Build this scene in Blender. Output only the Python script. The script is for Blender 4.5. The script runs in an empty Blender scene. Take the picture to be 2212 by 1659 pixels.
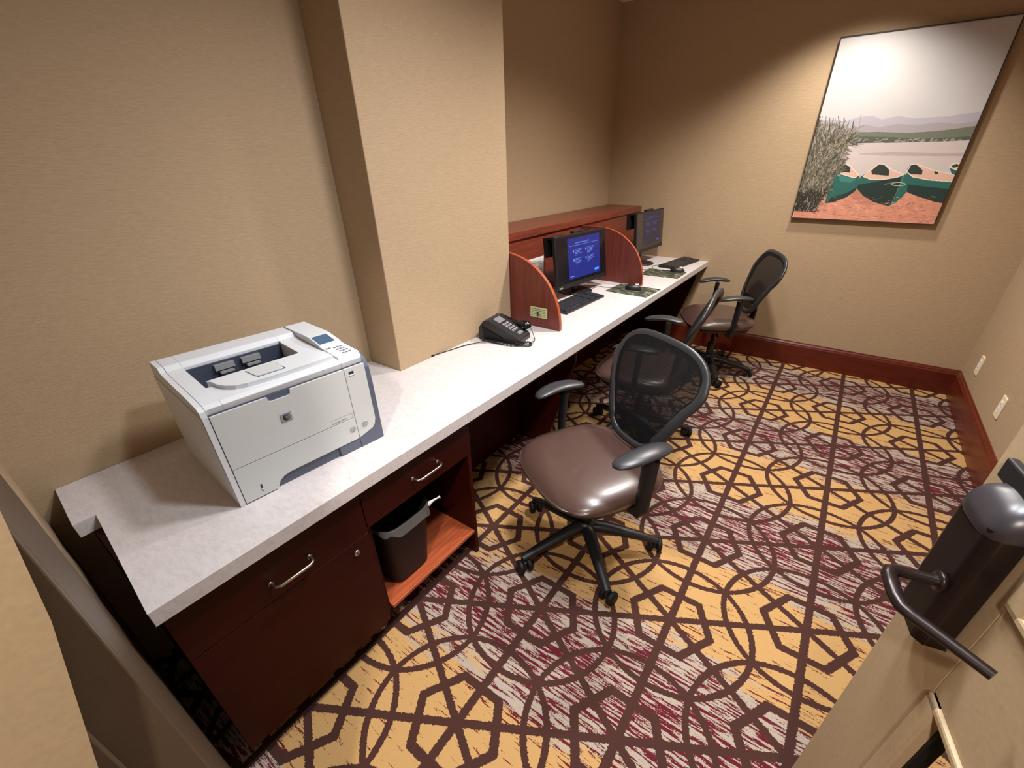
import bpy, math, random
import numpy as np
from mathutils import Vector, Matrix
PI=math.pi
random.seed(4)
SC=bpy.context.scene
COL=SC.collection

# ------------------------------------------------------------------ camera
RM=((0.8179419626428678,0.5751815785890635,-0.011708859881582406),(0.2815400986805986,-0.4179496085834944,-0.8637437684405154),(-0.5017032176325484,0.7031957596122839,-0.5037952015258291))
CP=(1.60615142,-0.26207613,1.53306731); FPX=930.4; CX,CY=1130.03,890.45
cd=bpy.data.cameras.new('camera'); cam=bpy.data.objects.new('camera',cd); COL.objects.link(cam)
cd.sensor_fit='HORIZONTAL'; cd.sensor_width=36; cd.lens=FPX/2212*36
cd.shift_x=(1106-CX)/2212; cd.shift_y=(CY-829.5)/2212
cd.clip_start=0.02; cd.clip_end=60
r,d_,f_=[Vector(a) for a in RM]
M=Matrix.Identity(4)
for i in range(3):
    M[i][0]=r[i]; M[i][1]=-d_[i]; M[i][2]=-f_[i]; M[i][3]=CP[i]
cam.matrix_world=M
SC.camera=cam

# ------------------------------------------------------------------ node helpers
def lin(c):
    return tuple((x/12.92 if x<=.04045 else ((x+.055)/1.055)**2.4) for x in c)
def rgb(r,g,b): return lin((r/255,g/255,b/255))+(1,)
class NT:
    def __init__(s,name):
        s.m=bpy.data.materials.new(name); s.m.use_nodes=True; s.t=s.m.node_tree; s.t.nodes.clear()
        s.out=s.t.nodes.new('ShaderNodeOutputMaterial'); s.b=s.t.nodes.new('ShaderNodeBsdfPrincipled')
        s.t.links.new(s.b.outputs[0],s.out.inputs[0])
    def n(s,ty,**k):
        nd=s.t.nodes.new(ty)
        for a,v in k.items(): setattr(nd,a,v)
        return nd
    def l(s,a,b): s.t.links.new(a,b)
    def put(s,inp,v):
        if hasattr(v,'is_linked') or hasattr(v,'links'): s.l(v,inp)
        else: inp.default_value=v
    def math(s,op,a,b=None,c=None,clamp=False):
        nd=s.n('ShaderNodeMath',operation=op); nd.use_clamp=clamp
        s.put(nd.inputs[0],a)
        if b is not None: s.put(nd.inputs[1],b)
        if c is not None: s.put(nd.inputs[2],c)
        return nd.outputs[0]
    def mix(s,f,a,b):
        nd=s.n('ShaderNodeMix',data_type='RGBA'); s.put(nd.inputs[0],f); s.put(nd.inputs[6],a); s.put(nd.inputs[7],b)
        return nd.outputs[2]
    def obj(s): return s.n('ShaderNodeTexCoord').outputs['Object']
    def map(s,vec,scale=(1,1,1),rot=(0,0,0)):
        nd=s.n('ShaderNodeMapping'); s.l(vec,nd.inputs[0]); nd.inputs['Scale'].default_value=scale; nd.inputs['Rotation'].default_value=rot
        return nd.outputs[0]
    def noise(s,vec,scale,detail=2,rough=.5,dist=0):
        nd=s.n('ShaderNodeTexNoise'); s.l(vec,nd.inputs['Vector']); nd.inputs['Scale'].default_value=scale
        nd.inputs['Detail'].default_value=detail; nd.inputs['Roughness'].default_value=rough; nd.inputs['Distortion'].default_value=dist
        return nd.outputs[0]
    def ramp(s,f,stops):
        nd=s.n('ShaderNodeValToRGB'); s.l(f,nd.inputs[0]); e=nd.color_ramp.elements
        while len(e)<len(stops): e.new(.5)
        for i,(p,c) in enumerate(stops): e[i].position=p; e[i].color=c
        return nd.outputs[0]
    def bump(s,h,strength=.3,dist=.002):
        nd=s.n('ShaderNodeBump'); s.l(h,nd.inputs['Height']); nd.inputs['Strength'].default_value=strength; nd.inputs['Distance'].default_value=dist
        s.l(nd.outputs[0],s.b.inputs['Normal'])
    def set(s,**k):
        for a,v in k.items():
            s.put(s.b.inputs[a.replace('_',' ')],v)
def solid(name,c,rough=.5,metal=0,spec=.5,coat=0,noise=0,nscale=300):
    t=NT(name); t.set(Roughness=rough,Metallic=metal); t.b.inputs['Specular IOR Level'].default_value=spec
    if coat: t.b.inputs['Coat Weight'].default_value=coat; t.b.inputs['Coat Roughness'].default_value=.25
    if noise:
        n=t.noise(t.obj(),nscale,3); v=t.ramp(n,[(.3,tuple(x*(1-noise) for x in c[:3])+(1,)),(.7,tuple(min(1,x*(1+noise)) for x in c[:3])+(1,))])
        t.set(Base_Color=v); t.bump(n,.15,.001)
    else: t.set(Base_Color=c)
    return t.m

# ------------------------------------------------------------------ materials
def wall_mat(name,axis,base=(173,149,119)):
    t=NT(name); o=t.obj()
    sc=(7,7,90) ; n=t.noise(t.map(o,(22,22,230)),1.6,4,.6,.6); n2=t.noise(t.map(o,(5,5,60)),1.,3,.6); n3=t.noise(o,900,2)
    a=t.mix(n,rgb(*[x*.90 for x in base]),rgb(*[min(255,x*1.10) for x in base])); a=t.mix(t.math('MULTIPLY',n2,.35),a,rgb(*[x*1.05 for x in base]))
    t.set(Base_Color=a,Roughness=.75); t.b.inputs['Specular IOR Level'].default_value=.25
    t.bump(t.math('ADD',n,t.math('MULTIPLY',n3,.25)),.5,.0025); return t.m
M_WALL=wall_mat('wall_covering',0)
M_CEIL=solid('ceiling_paint',rgb(228,226,226),.9,noise=.03)
M_DOORPAINT=solid('door_paint',rgb(178,154,120),.55,noise=.05,nscale=120)
M_JAMBSHADE=solid('painted_frame_shade',rgb(84,67,50),.5,noise=.05,nscale=120)  # frame colour darkened to hold the shade around the near doorway
def wood(name,c1,c2,axis='Y',rough=.32,spec=.45):
    t=NT(name); o=t.obj()
    sc={'X':(1.2,22,22),'Y':(22,1.2,22),'Z':(22,22,1.2)}[axis]
    n=t.noise(t.map(o,sc),2.2,5,.62,.7); n2=t.noise(t.map(o,tuple(x*6 for x in sc)),2,3,.6)
    v=t.math('ADD',t.math('MULTIPLY',n,.75),t.math('MULTIPLY',n2,.25))
    t.set(Base_Color=t.ramp(v,[(.30,c1),(.68,c2)]),Roughness=rough); t.bump(n2,.08,.0006)
    t.b.inputs['Specular IOR Level'].default_value=spec
    return t.m
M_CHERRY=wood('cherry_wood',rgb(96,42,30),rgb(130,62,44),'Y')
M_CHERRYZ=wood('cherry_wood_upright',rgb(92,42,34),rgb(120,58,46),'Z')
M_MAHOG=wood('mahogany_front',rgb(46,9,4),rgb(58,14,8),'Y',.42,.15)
M_SHELF=wood('cherry_shelf',rgb(132,56,30),rgb(176,88,50),'Y',.4)
M_BASEB=wood('stained_baseboard',rgb(72,22,11),rgb(104,38,19),'X',.33)
M_BASEY=wood('stained_baseboard_side',rgb(80,26,14),rgb(112,44,24),'Y',.36)
def laminate():
    t=NT('stone_laminate'); o=t.obj()
    n=t.noise(t.map(o,(26,60,40)),1.5,5,.65,.5); n2=t.noise(o,260,3)
    v=t.math('ADD',t.math('MULTIPLY',n,.7),t.math('MULTIPLY',n2,.3))
    t.set(Base_Color=t.ramp(v,[(.25,rgb(183,174,172)),(.5,rgb(202,194,192)),(.75,rgb(213,206,204))]),Roughness=.42)
    return t.m
M_LAM=laminate()
def carpet():
    t=NT('patterned_carpet'); o=t.obj()
    sep=t.n('ShaderNodeSeparateXYZ')
    # slightly fuzzy coordinates
    nz=t.n('ShaderNodeTexNoise'); t.l(o,nz.inputs['Vector']); nz.inputs['Scale'].default_value=160; nz.inputs['Detail'].default_value=2
    va=t.n('ShaderNodeVectorMath',operation='SUBTRACT'); t.l(nz.outputs['Color'],va.inputs[0]); va.inputs[1].default_value=(.5,.5,.5)
    vs=t.n('ShaderNodeVectorMath',operation='SCALE'); t.l(va.outputs[0],vs.inputs[0]); vs.inputs['Scale'].default_value=.011
    vb=t.n('ShaderNodeVectorMath',operation='ADD'); t.l(o,vb.inputs[0]); t.l(vs.outputs[0],vb.inputs[1]); t.l(vb.outputs[0],sep.inputs[0])
    P=.4885; A=P*math.sqrt(3)/2; KX=A/.4345
    x=t.math('MULTIPLY',t.math('SUBTRACT',sep.outputs[0],1.4610),KX); y=t.math('SUBTRACT',sep.outputs[1],.897)
    def wrap(v,per): # v - per*round(v/per)
        return t.math('SUBTRACT',v,t.math('MULTIPLY',t.math('ROUND',t.math('DIVIDE',v,per)),per))
    x1=wrap(x,2*A); y1=wrap(y,P); x2=wrap(t.math('SUBTRACT',x,A),2*A); y2=wrap(t.math('SUBTRACT',y,P/2),P)
    def r2(a,b): return t.math('ADD',t.math('MULTIPLY',a,a),t.math('MULTIPLY',b,b))
    s=t.math('LESS_THAN',r2(x2,y2),r2(x1,y1))
    def sel(a,b): return t.math('ADD',a,t.math('MULTIPLY',s,t.math('SUBTRACT',b,a)))
    qx=sel(x1,x2); qy=sel(y1,y2)
    rad=t.math('SQRT',r2(qx,qy)); th=t.math('ARCTAN2',qy,qx)
    th=t.math('SUBTRACT',t.math('FLOORED_MODULO',th,PI/3),PI/6)
    d=t.math('MULTIPLY',rad,t.math('COSINE',th)); e=t.math('MULTIPLY',rad,t.math('SINE',th))
    def line(v,w): return t.math('LESS_THAN',t.math('ABSOLUTE',v),w)
    spoke=line(e,.0124)
    spokeY=t.math('MULTIPLY',line(qx,.0136),1.0)
    ring=line(t.math('SUBTRACT',d,.1245),.0140)
    half=P/2; edge=P/(2*math.sqrt(3))
    tt=t.math('DIVIDE',e,edge); w=t.math('MULTIPLY',t.math('SUBTRACT',1.0,t.math('MULTIPLY',tt,tt)),.036)
    leaf=line(t.math('ADD',t.math('SUBTRACT',d,half),w),.0108)
    m=t.math('MAXIMUM',t.math('MAXIMUM',spoke,spokeY),t.math('MAXIMUM',ring,leaf))
    # colour bands across the room
    bn=t.noise(t.map(o,(1.1,2.2,1)),1.5,2)
    ph=t.math('MULTIPLY',t.math('SUBTRACT',t.math('ADD',sep.outputs[1],t.math('MULTIPLY',bn,.35)),.06+.175),2*PI/.977)
    band=t.math('ADD',t.math('COSINE',ph),t.math('MULTIPLY',t.math('SUBTRACT',bn,.5),.8))
    st=t.noise(t.map(o,(10,95,1)),1.,3,.62,.1)
    fl=t.noise(t.map(o,(200,330,1)),1.,2)
    # pale yarn to gold
    g=t.math('ADD',t.math('MULTIPLY',band,.75),t.math('MULTIPLY',t.math('SUBTRACT',t.noise(t.map(o,(3,16,1)),1.3,3),.5),1.8))
    ground=t.mix(t.ramp(t.math('ADD',g,.5),[(.35,(0,0,0,1)),(.62,(1,1,1,1))]),rgb(170,157,142),rgb(190,150,97))
    # crimson flecks, dense where the band is low
    thr=t.math('ADD',.54,t.math('MULTIPLY',t.math('ADD',band,.35),.085))
    sf=t.math('ADD',st,t.math('MULTIPLY',t.math('SUBTRACT',fl,.5),.30))
    streak=t.ramp(t.math('ADD',t.math('MULTIPLY',t.math('SUBTRACT',sf,thr),9),.5),[(.35,(0,0,0,1)),(.6,(1,1,1,1))])
    c=t.mix(streak,ground,rgb(96,30,40))
    c=t.mix(m,c,rgb(72,46,40))
    pile=t.noise(o,520,3,.7)
    c2=t.n('ShaderNodeMix',data_type='RGBA',blend_type='MULTIPLY'); c2.inputs[0].default_value=.45
    t.l(c,c2.inputs[6]); t.l(t.ramp(pile,[(.25,(.55,.55,.55,1)),(.75,(1.25,1.25,1.25,1))]),c2.inputs[7])
    t.set(Base_Color=c2.outputs[2],Roughness=.95); t.b.inputs['Specular IOR Level'].default_value=.1
    t.bump(pile,.5,.004); return t.m
M_CARPET=carpet()
M_BLACK=solid('black_plastic',rgb(26,25,27),.42,noise=.08,nscale=700)
M_BLACKS=solid('satin_black_plastic',rgb(44,44,46),.38)
M_BLKRUB=solid('black_rubber',rgb(17,16,17),.6,spec=.3)
M_GLOSSB=solid('glossy_black',rgb(14,14,15),.18)
M_VINYL=solid('brown_vinyl',rgb(74,53,46),.36,coat=.5,noise=.05,nscale=500)
M_METAL=solid('brushed_nickel',rgb(190,182,170),.28,metal=1)
M_CHROME=solid('chrome',rgb(220,220,220),.12,metal=1)
M_BRONZE=solid('dark_bronze',rgb(46,36,34),.30,metal=.6)
M_LOCKTOP=solid('lock_cap_plastic',rgb(50,46,50),.34)
M_PRW=solid('printer_white_plastic',rgb(208,210,213),.5,noise=.015,nscale=600)
M_PRP=solid('printer_panel_grey',rgb(196,198,196),.5,noise=.02,nscale=600)
M_PRN=solid('printer_slate_plastic',rgb(84,90,106),.45)
M_PRD=solid('printer_tray_slate',rgb(58,64,80),.5)
M_SEAM=solid('seam_grey',rgb(70,68,84),.7)
M_WHITE=solid('white_paper',rgb(232,226,222),.8)
M_INK=solid('printed_ink',rgb(110,104,104),.8)
M_DINK=solid('dark_ink',rgb(40,40,60),.6)
M_CARD=solid('pale_green_card',rgb(186,192,140),.7)
M_IVORY=solid('ivory_plastic',rgb(236,222,186),.4)
M_FRAME=solid('dark_frame',rgb(46,38,36),.4)
M_SILV=solid('silver_plastic',rgb(170,170,172),.3,metal=.4)
M_KEY=solid('phone_keys',rgb(150,140,150),.4)
M_CAP=solid('dull_label',rgb(120,118,122),.4)
def meshfab():
    t=NT('black_mesh_fabric'); o=t.obj(); sep=t.n('ShaderNodeSeparateXYZ'); t.l(o,sep.inputs[0])
    a=t.math('SINE',t.math('MULTIPLY',t.math('ADD',sep.outputs[0],sep.outputs[2]),2*PI/.0042)); b=t.math('SINE',t.math('MULTIPLY',t.math('SUBTRACT',sep.outputs[0],sep.outputs[2]),2*PI/.0042))
    v=t.math('GREATER_THAN',t.math('MAXIMUM',a,b),-.62)
    t.set(Base_Color=rgb(20,20,22),Roughness=.7,Alpha=t.math('ADD',.12,t.math('MULTIPLY',v,.85))); return t.m
M_MESH=meshfab(); M_MESH.node_tree.nodes['Principled BSDF'].inputs['Specular IOR Level'].default_value=.12
def glass():
    t=NT('door_glass'); t.set(Base_Color=(1,1,1,1),Roughness=.02); t.b.inputs['Transmission Weight'].default_value=1; t.b.inputs['IOR'].default_value=1.1; return t.m
M_GLASS=glass()
def emis(name,c,s):
    t=NT(name); t.set(Base_Color=(0.01,0.01,0.01,1),Roughness=.3); t.b.inputs['Emission Color'].default_value=c; t.b.inputs['Emission Strength'].default_value=s; return t.m
M_SCR=emis('lit_blue_screen',rgb(8,38,158),.36)
M_SCRT=emis('lit_screen_text',rgb(120,160,255),.55)
M_SCRB=emis('lit_screen_button',rgb(40,120,255),1.1)
M_SCR2=emis('dim_blue_screen',rgb(34,40,84),.16)
M_SCRT2=emis('dim_screen_text',rgb(80,96,190),.28)
M_PANEL=solid('display_glass',rgb(17,17,24),.16)
M_PANEL2=solid('display_glass_matt',rgb(58,50,48),.30)
M_LCD=emis('printer_display',rgb(88,130,168),.35)
def bag():
    t=NT('clear_bin_liner'); t.set(Base_Color=(.8,.75,.72,1),Roughness=.25,Alpha=.13); return t.m
M_BAG=bag()
def padmat():
    t=NT('forest_print_mouse_pad'); o=t.obj(); n=t.noise(t.map(o,(9,22,1)),1.6,5,.7,1.2)
    t.set(Base_Color=t.ramp(n,[(.40,rgb(26,30,28)),(.52,rgb(62,66,54)),(.60,rgb(120,118,86)),(.70,rgb(214,206,166))]),Roughness=.6); return t.m
M_PAD=padmat()

# ------------------------------------------------------------------ mesh helpers
class MB:
    def __init__(s): s.v=[]; s.f=[]; s.m=[]; s.sm=[]
    def add(s,vs,fs,mi=0,sm=False):
        b=len(s.v); s.v+= [tuple(v) for v in vs]
        for f in fs: s.f.append(tuple(b+i for i in f)); s.m.append(mi); s.sm.append(sm)
        return s
    def box(s,x0,x1,y0,y1,z0,z1,mi=0):
        vs=[(x,y,z) for z in (z0,z1) for y in (y0,y1) for x in (x0,x1)]
        return s.add(vs,[(0,2,3,1),(4,5,7,6),(0,1,5,4),(2,6,7,3),(0,4,6,2),(1,3,7,5)],mi)
    def prism(s,poly,a0,a1,axis='Y',mi=0,sm=False):
        # poly in the two other axes (in cyclic order X->YZ, Y->XZ, Z->XY)
        n=len(poly)
        def P(p,a): return {'X':(a,p[0],p[1]),'Y':(p[0],a,p[1]),'Z':(p[0],p[1],a)}[axis]
        area=sum(poly[i][0]*poly[(i+1)%n][1]-poly[(i+1)%n][0]*poly[i][1] for i in range(n))
        pl=list(poly) if (area>0)!=(axis=='Y') else list(poly)[::-1]
        vs=[P(p,a0) for p in pl]+[P(p,a1) for p in pl]
        s.add(vs,[tuple(range(n))[::-1],tuple(range(n,2*n))],mi)
        s.add(vs,[(i,(i+1)%n,n+(i+1)%n,n+i) for i in range(n)],mi,sm); return s
    def tube(s,pts,r,seg=10,mi=0,flat=None,cap=True):
        pts=[Vector(p) for p in pts]; n=len(pts); rs=r if isinstance(r,(list,tuple)) else [r]*n
        up=None; rings=[]
        for i,p in enumerate(pts):
            t=(pts[min(i+1,n-1)]-pts[max(i-1,0)]).normalized()
            if up is None:
                up=Vector((0,0,1)) if abs(t.z)<.9 else Vector((1,0,0))
            a=t.cross(up); 
            if a.length<1e-6: a=t.orthogonal()
            a.normalize(); b=a.cross(t).normalized(); up=b
            k=flat if flat else (1,1)
            rings.append([p+a*math.cos(2*PI*j/seg)*rs[i]*k[0]+b*math.sin(2*PI*j/seg)*rs[i]*k[1] for j in range(seg)])
        vs=[v for rg in rings for v in rg]
        fs=[(i*seg+j,(i+1)*seg+j,(i+1)*seg+(j+1)%seg,i*seg+(j+1)%seg) for i in range(n-1) for j in range(seg)]
        s.add(vs,fs,mi,True)
        if cap: s.add(vs,[tuple(range(seg)),tuple(range((n-1)*seg,n*seg))[::-1]],mi)
        return s
    def lathe(s,prof,seg=24,c=(0,0,0),mi=0,axis='Z',sm=True):
        vs=[];n=len(prof)
        for (r_,z) in prof:
            for j in range(seg):
                a=2*PI*j/seg; x,y=r_*math.cos(a),r_*math.sin(a)
                p={'Z':(x,y,z),'Y':(y,z,x),'X':(z,x,y)}[axis]
                vs.append((p[0]+c[0],p[1]+c[1],p[2]+c[2]))
        fs=[(i*seg+j,i*seg+(j+1)%seg,(i+1)*seg+(j+1)%seg,(i+1)*seg+j) for i in range(n-1) for j in range(seg)]
        s.add(vs,fs,mi,sm); s.add(vs,[tuple(range(seg))[::-1],tuple(range((n-1)*seg,n*seg))],mi); return s
    def grid(s,fn,nu,nv,mi=0,sm=True,cu=False,cv=False):
        vs=[fn(i/(nu if cu else nu-1),j/(nv if cv else nv-1)) for i in range(nu) for j in range(nv)]
        fs=[]
        for i in range(nu if cu else nu-1):
            for j in range(nv if cv else nv-1):
                fs.append((i*nv+j,((i+1)%nu)*nv+j,((i+1)%nu)*nv+(j+1)%nv,i*nv+(j+1)%nv))
        return s.add(vs,fs,mi,sm)
    def xf(s,mat,start=0):
        for i in range(start,len(s.v)): s.v[i]=tuple(mat@Vector(s.v[i]))
        return s
    def build(s,name,mats,parent=None,bevel=0,seg=2,loc=(0,0,0),rz=0,label=None,kind=None,solid_=0,fix=False):
        me=bpy.data.meshes.new(name); me.from_pydata([tuple(v) for v in s.v],[],s.f)
        if not isinstance(mats,(list,tuple)): mats=[mats]
        for m in mats: me.materials.append(m)
        me.polygons.foreach_set('material_index',s.m); me.polygons.foreach_set('use_smooth',s.sm); me.update()
        if fix:
            import bmesh
            bm=bmesh.new(); bm.from_mesh(me); bmesh.ops.remove_doubles(bm,verts=bm.verts,dist=1e-5); bmesh.ops.recalc_face_normals(bm,faces=bm.faces); bm.to_mesh(me); bm.free()
        o=bpy.data.objects.new(name,me); COL.objects.link(o)
        if parent: o.parent=parent
        o.location=loc; o.rotation_euler=(0,0,rz)
        if solid_:
            md=o.modifiers.new('s','SOLIDIFY'); md.thickness=solid_; md.offset=0
        if bevel:
            md=o.modifiers.new('b','BEVEL'); md.width=bevel; md.segments=seg; md.limit_method='ANGLE'; md.angle_limit=math.radians(40)
            md.harden_normals=False
        if label: o['label']=label
        if kind: o['kind']=kind
        return o
def thing(name,label,cat,loc=(0,0,0),rz=0,group=None,kind=None):
    o=bpy.data.objects.new(name,None); COL.objects.link(o); o.empty_display_size=.05
    o.location=loc; o.rotation_euler=(0,0,rz)
    if label: o['label']=label
    if cat: o['category']=cat
    if group: o['group']=group
    if kind: o['kind']=kind
    return o
def tag(o,label,cat,group=None):
    o['label']=label; o['category']=cat
    if group: o['group']=group
    return o
def text(name,body,size,mat,parent,mat4,align='LEFT',ext=.0002,shear=0):
    cu=bpy.data.curves.new(name,'FONT'); cu.body=body; cu.size=size; cu.align_x=align; cu.extrude=ext; cu.shear=shear
    to=bpy.data.objects.new(name+'_t',cu); COL.objects.link(to)
    bpy.context.view_layer.update()
    me=bpy.data.meshes.new_from_object(to.evaluated_get(bpy.context.evaluated_depsgraph_get()))
    bpy.data.objects.remove(to); me.transform(mat4); me.materials.clear(); me.materials.append(mat)
    o=bpy.data.objects.new(name,me); COL.objects.link(o); o.parent=parent; return o
def frame4(o,x,y):  # matrix mapping local text x,y to given axes
    x=Vector(x).normalized(); y=Vector(y).normalized(); z=x.cross(y)
    m=Matrix.Identity(4)
    for i in range(3): m[i][0]=x[i]; m[i][1]=y[i]; m[i][2]=z[i]; m[i][3]=o[i]
    return m

# ------------------------------------------------------------------ room
ZC=2.584; YB=3.853; XR=2.5476; XW=-.325; YF=-.308; YK=-.42
CY0,CY1,CX1=.811,1.605,.199
def struct(name,mb,mat,**k): return mb.build(name,mat,kind='structure',**k)
struct('floor',MB().box(-.6,3.6,-2.2,YB+.2,-.05,0),M_CARPET)
struct('ceiling',MB().box(-.6,3.6,-2.2,YB+.2,ZC,ZC+.05),M_CEIL)
w=MB(); w.box(-.45,0,-2.2,CY0,0,ZC); w.box(-.45,XW,CY0,YB+.1,0,ZC); struct('wall_left',w,M_WALL)
struct('wall_column',MB().box(XW,CX1,CY0,CY1,0,ZC),M_WALL,bevel=.003)
struct('wall_back',MB().box(XW,XR+.12,YB,YB+.12,0,ZC),M_WALL)
struct('wall_right',MB().box(XR,XR+.12,YF,YB,0,ZC),M_WALL)
# wall the camera's doorway is cut in, seen along its face at the left edge
w=MB(); w.box(0,1.0,YK,YF,0,ZC); w.box(2.08,XR,YK,YF,0,ZC); w.box(1.0,2.08,YK,YF,2.12,ZC); struct('wall_front',w,M_WALL)
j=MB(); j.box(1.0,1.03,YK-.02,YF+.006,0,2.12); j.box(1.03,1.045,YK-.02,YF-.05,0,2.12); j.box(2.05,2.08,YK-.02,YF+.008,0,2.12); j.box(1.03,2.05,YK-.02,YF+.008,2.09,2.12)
struct('trim_1',j,M_JAMBSHADE,bevel=.002)
struct('shade_trim',MB().box(.55,1.0,YF,YF+.006,0,2.12),M_JAMBSHADE)  # added dark sheet, paints shade onto the near wall's room face
# flared jamb casing close to the camera at the lower left
fl=MB().prism([(-.325,1.45),(-.292,1.30),(-.318,1.14),(-.371,.91),(-.41,.74),(-.46,.55),(-.50,.30),(-.9,.30),(-.9,1.45)],1.048,1.062,'X')
struct('trim_2',fl,M_DOORPAINT,bevel=.003)
bb=[(0,0),(.018,0),(.018,.160),(.014,.170),(.014,.176),(.008,.186),(.006,.1934),(0,.1934)]
struct('baseboard_back',MB().prism([(YB-a,b) for a,b in bb],0,XR-.001,'X'),M_BASEB)
struct('baseboard_right',MB().prism([(XR-a,b) for a,b in bb],.6,YB-.018,'Y'),M_BASEY)
# hallway walls behind the camera
struct('wall_hallway',MB().box(-.6,3.6,-2.3,-2.2,0,ZC),M_WALL)

# ------------------------------------------------------------------ door leaf with glass lights and lock
ang=math.atan2(-.979,.204)
door=thing('door_1','tan glazed door swung open into the room at the right','door',(1.854,.478,0),ang,kind='structure')
T_=.045; H=2.07; LW=.92
st=.150
d=MB(); d.box(0,st,0,T_,.01,H); d.box(LW-st,LW,0,T_,.01,H); d.box(st,LW-st,0,T_,.01,.22); d.box(st,LW-st,0,T_,.885,1.07); d.box(st,LW-st,0,T_,1.95,H)
d.build('door_leaf',M_DOORPAINT,door,bevel=.0015)
for z0,z1 in ((.22,.885),(1.07,1.95)):
    gp=MB().box(st+.03,LW-st-.03,.019,.025,z0+.03,z1-.03).build('glass_pane',M_GLASS,door)
    bd=MB()
    a0,a1=st,LW-st
    for (xa,xb,za,zb) in ((a0,a0+.030,z0,z1),(a1-.03,a1,z0,z1),(a0,a1,z0,z0+.014),(a0,a1,z1-.014,z1)):
        bd.box(xa,xb,-.006,.016,za,zb)
    bd.build('glazing_bead',M_DOORPAINT,door,bevel=.004,label=None)
    gk=MB()
    for (xa,xb,za,zb) in ((a0+.03,a0+.036,z0+.03,z1-.03),(a1-.036,a1-.03,z0+.03,z1-.03),(a0+.03,a1-.03,z0+.03,z0+.036),(a0+.03,a1-.03,z1-.036,z1-.03)):
        gk.box(xa,xb,.010,.030,za,zb)
    gk.build('black_gasket',M_BLKRUB,door)
# lock case
lk=MB().prism([(.040,-.0),(.040,-.028),(.050,-.038),(.116,-.038),(.126,-.028),(.126,0)],.940,1.150,'Z').build('lock_case',M_BRONZE,door,bevel=.004,seg=3,label='dark bronze lock case')
cp=MB()
def capf(u,v):
    a=PI*(1-u); k=[1,1.03,1.0,.88,.62,.25,0][min(6,int(v*6+1e-6))]; z=[1.146,1.150,1.164,1.176,1.184,1.188,1.189][min(6,int(v*6+1e-6))]
    c,s_=math.cos(a),math.sin(a)
    return (.083+.045*k*math.copysign(abs(c)**.55,c),-.040*k*abs(s_)**.55,z-.010*(abs(s_)**.55)*k)
cp.grid(capf,28,7)
cp.build('lock_cap',M_LOCKTOP,lk,fix=True,label='glossy grey lock cap')
MB().box(.030,.135,-.012,0,1.176,1.205).build('card_reader',M_BLACK,lk,bevel=.003)
lv=MB(); lv.lathe([(.0,0),(.014,0),(.014,.006),(.0,.006)],20,(.108,-.046,1.045),axis='Y')
pts=[(.108,-.038,1.045),(.108,-.07,1.045),(.109,-.088,1.046),(.114,-.098,1.047),(.124,-.102,1.047),(.140,-.102,1.046),(.155,-.101,1.043),(.168,-.097,1.041),(.178,-.088,1.040),(.188,-.076,1.040),(.208,-.055,1.040),(.232,-.030,1.040)]
lv.tube(pts,[.0085,.0085,.009,.0095,.0095,.0095,.0095,.0095,.009,.0085,.008,.0075],14,flat=(1,.8))
lv.build('lever_handle',M_BRONZE,lk,label='curved dark bronze lever handle')

# ------------------------------------------------------------------ worktop
YL=-.2585
t=MB().prism([(.002,YL),(.228,-.2722),(.2257,-.2255),(.6755,-.2581),(.6755,YB-.002),(XW+.01,YB-.002),(XW+.01,CY1+.002),(CX1+.001,CY1+.002),(CX1+.001,CY0-.002),(.002,CY0-.002)],.7195,.76,'Z')
tag(t.build('worktop',M_LAM,bevel=.0012),'long pale stone-patterned laminate worktop running along the left wall','worktop')

# ------------------------------------------------------------------ hutch with ledge and curved dividers
hu=thing('desk_hutch','reddish cherry wood hutch with ledge and curved dividers behind the computers','hutch',(0,CY1,.76))
L=YB-CY1-.004
MB().box(-.02,0,.003,L,0,.3655).build('back_panel',M_CHERRY,hu)
MB().box(XW+.012,.014,.003,L,.370,.413).build('top_ledge',M_CHERRY,hu,bevel=.0015)
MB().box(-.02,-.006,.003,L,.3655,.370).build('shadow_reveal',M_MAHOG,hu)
def divider(y,name='divider'):
    cx_,rx,rz_,ex=.13,.382,.3655,2.15
    arc=[]
    for i in range(29):
        a=PI/2*(1-i/28); c,s_=max(0,math.cos(a)),max(0,math.sin(a))
        arc.append((cx_+rx*c**(2/ex),rz_*s_**(2/ex)))
    poly=[(0,0)]+[(0,rz_)]+arc
    o=MB().prism(poly,y,y+.019,'Y').build(name,M_CHERRYZ,hu)
    eb=MB(); n=len(arc)
    vs=[];fs=[]
    for (a,b) in arc:
        vs+= [(a+.0008,y-.0006,b+.0008),(a+.0008,y+.0196,b+.0008),(a-.001,y+.0196,b-.001),(a-.001,y-.0006,b-.001)]
    for i in range(n-1):
        for k in range(4): fs.append((i*4+k,(i+1)*4+k,(i+1)*4+(k+1)%4,i*4+(k+1)%4))
    eb.add(vs,fs).build('edge_band',M_SHELF,o,fix=True)
    return o
divider(.004); divider(1.128)

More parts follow.
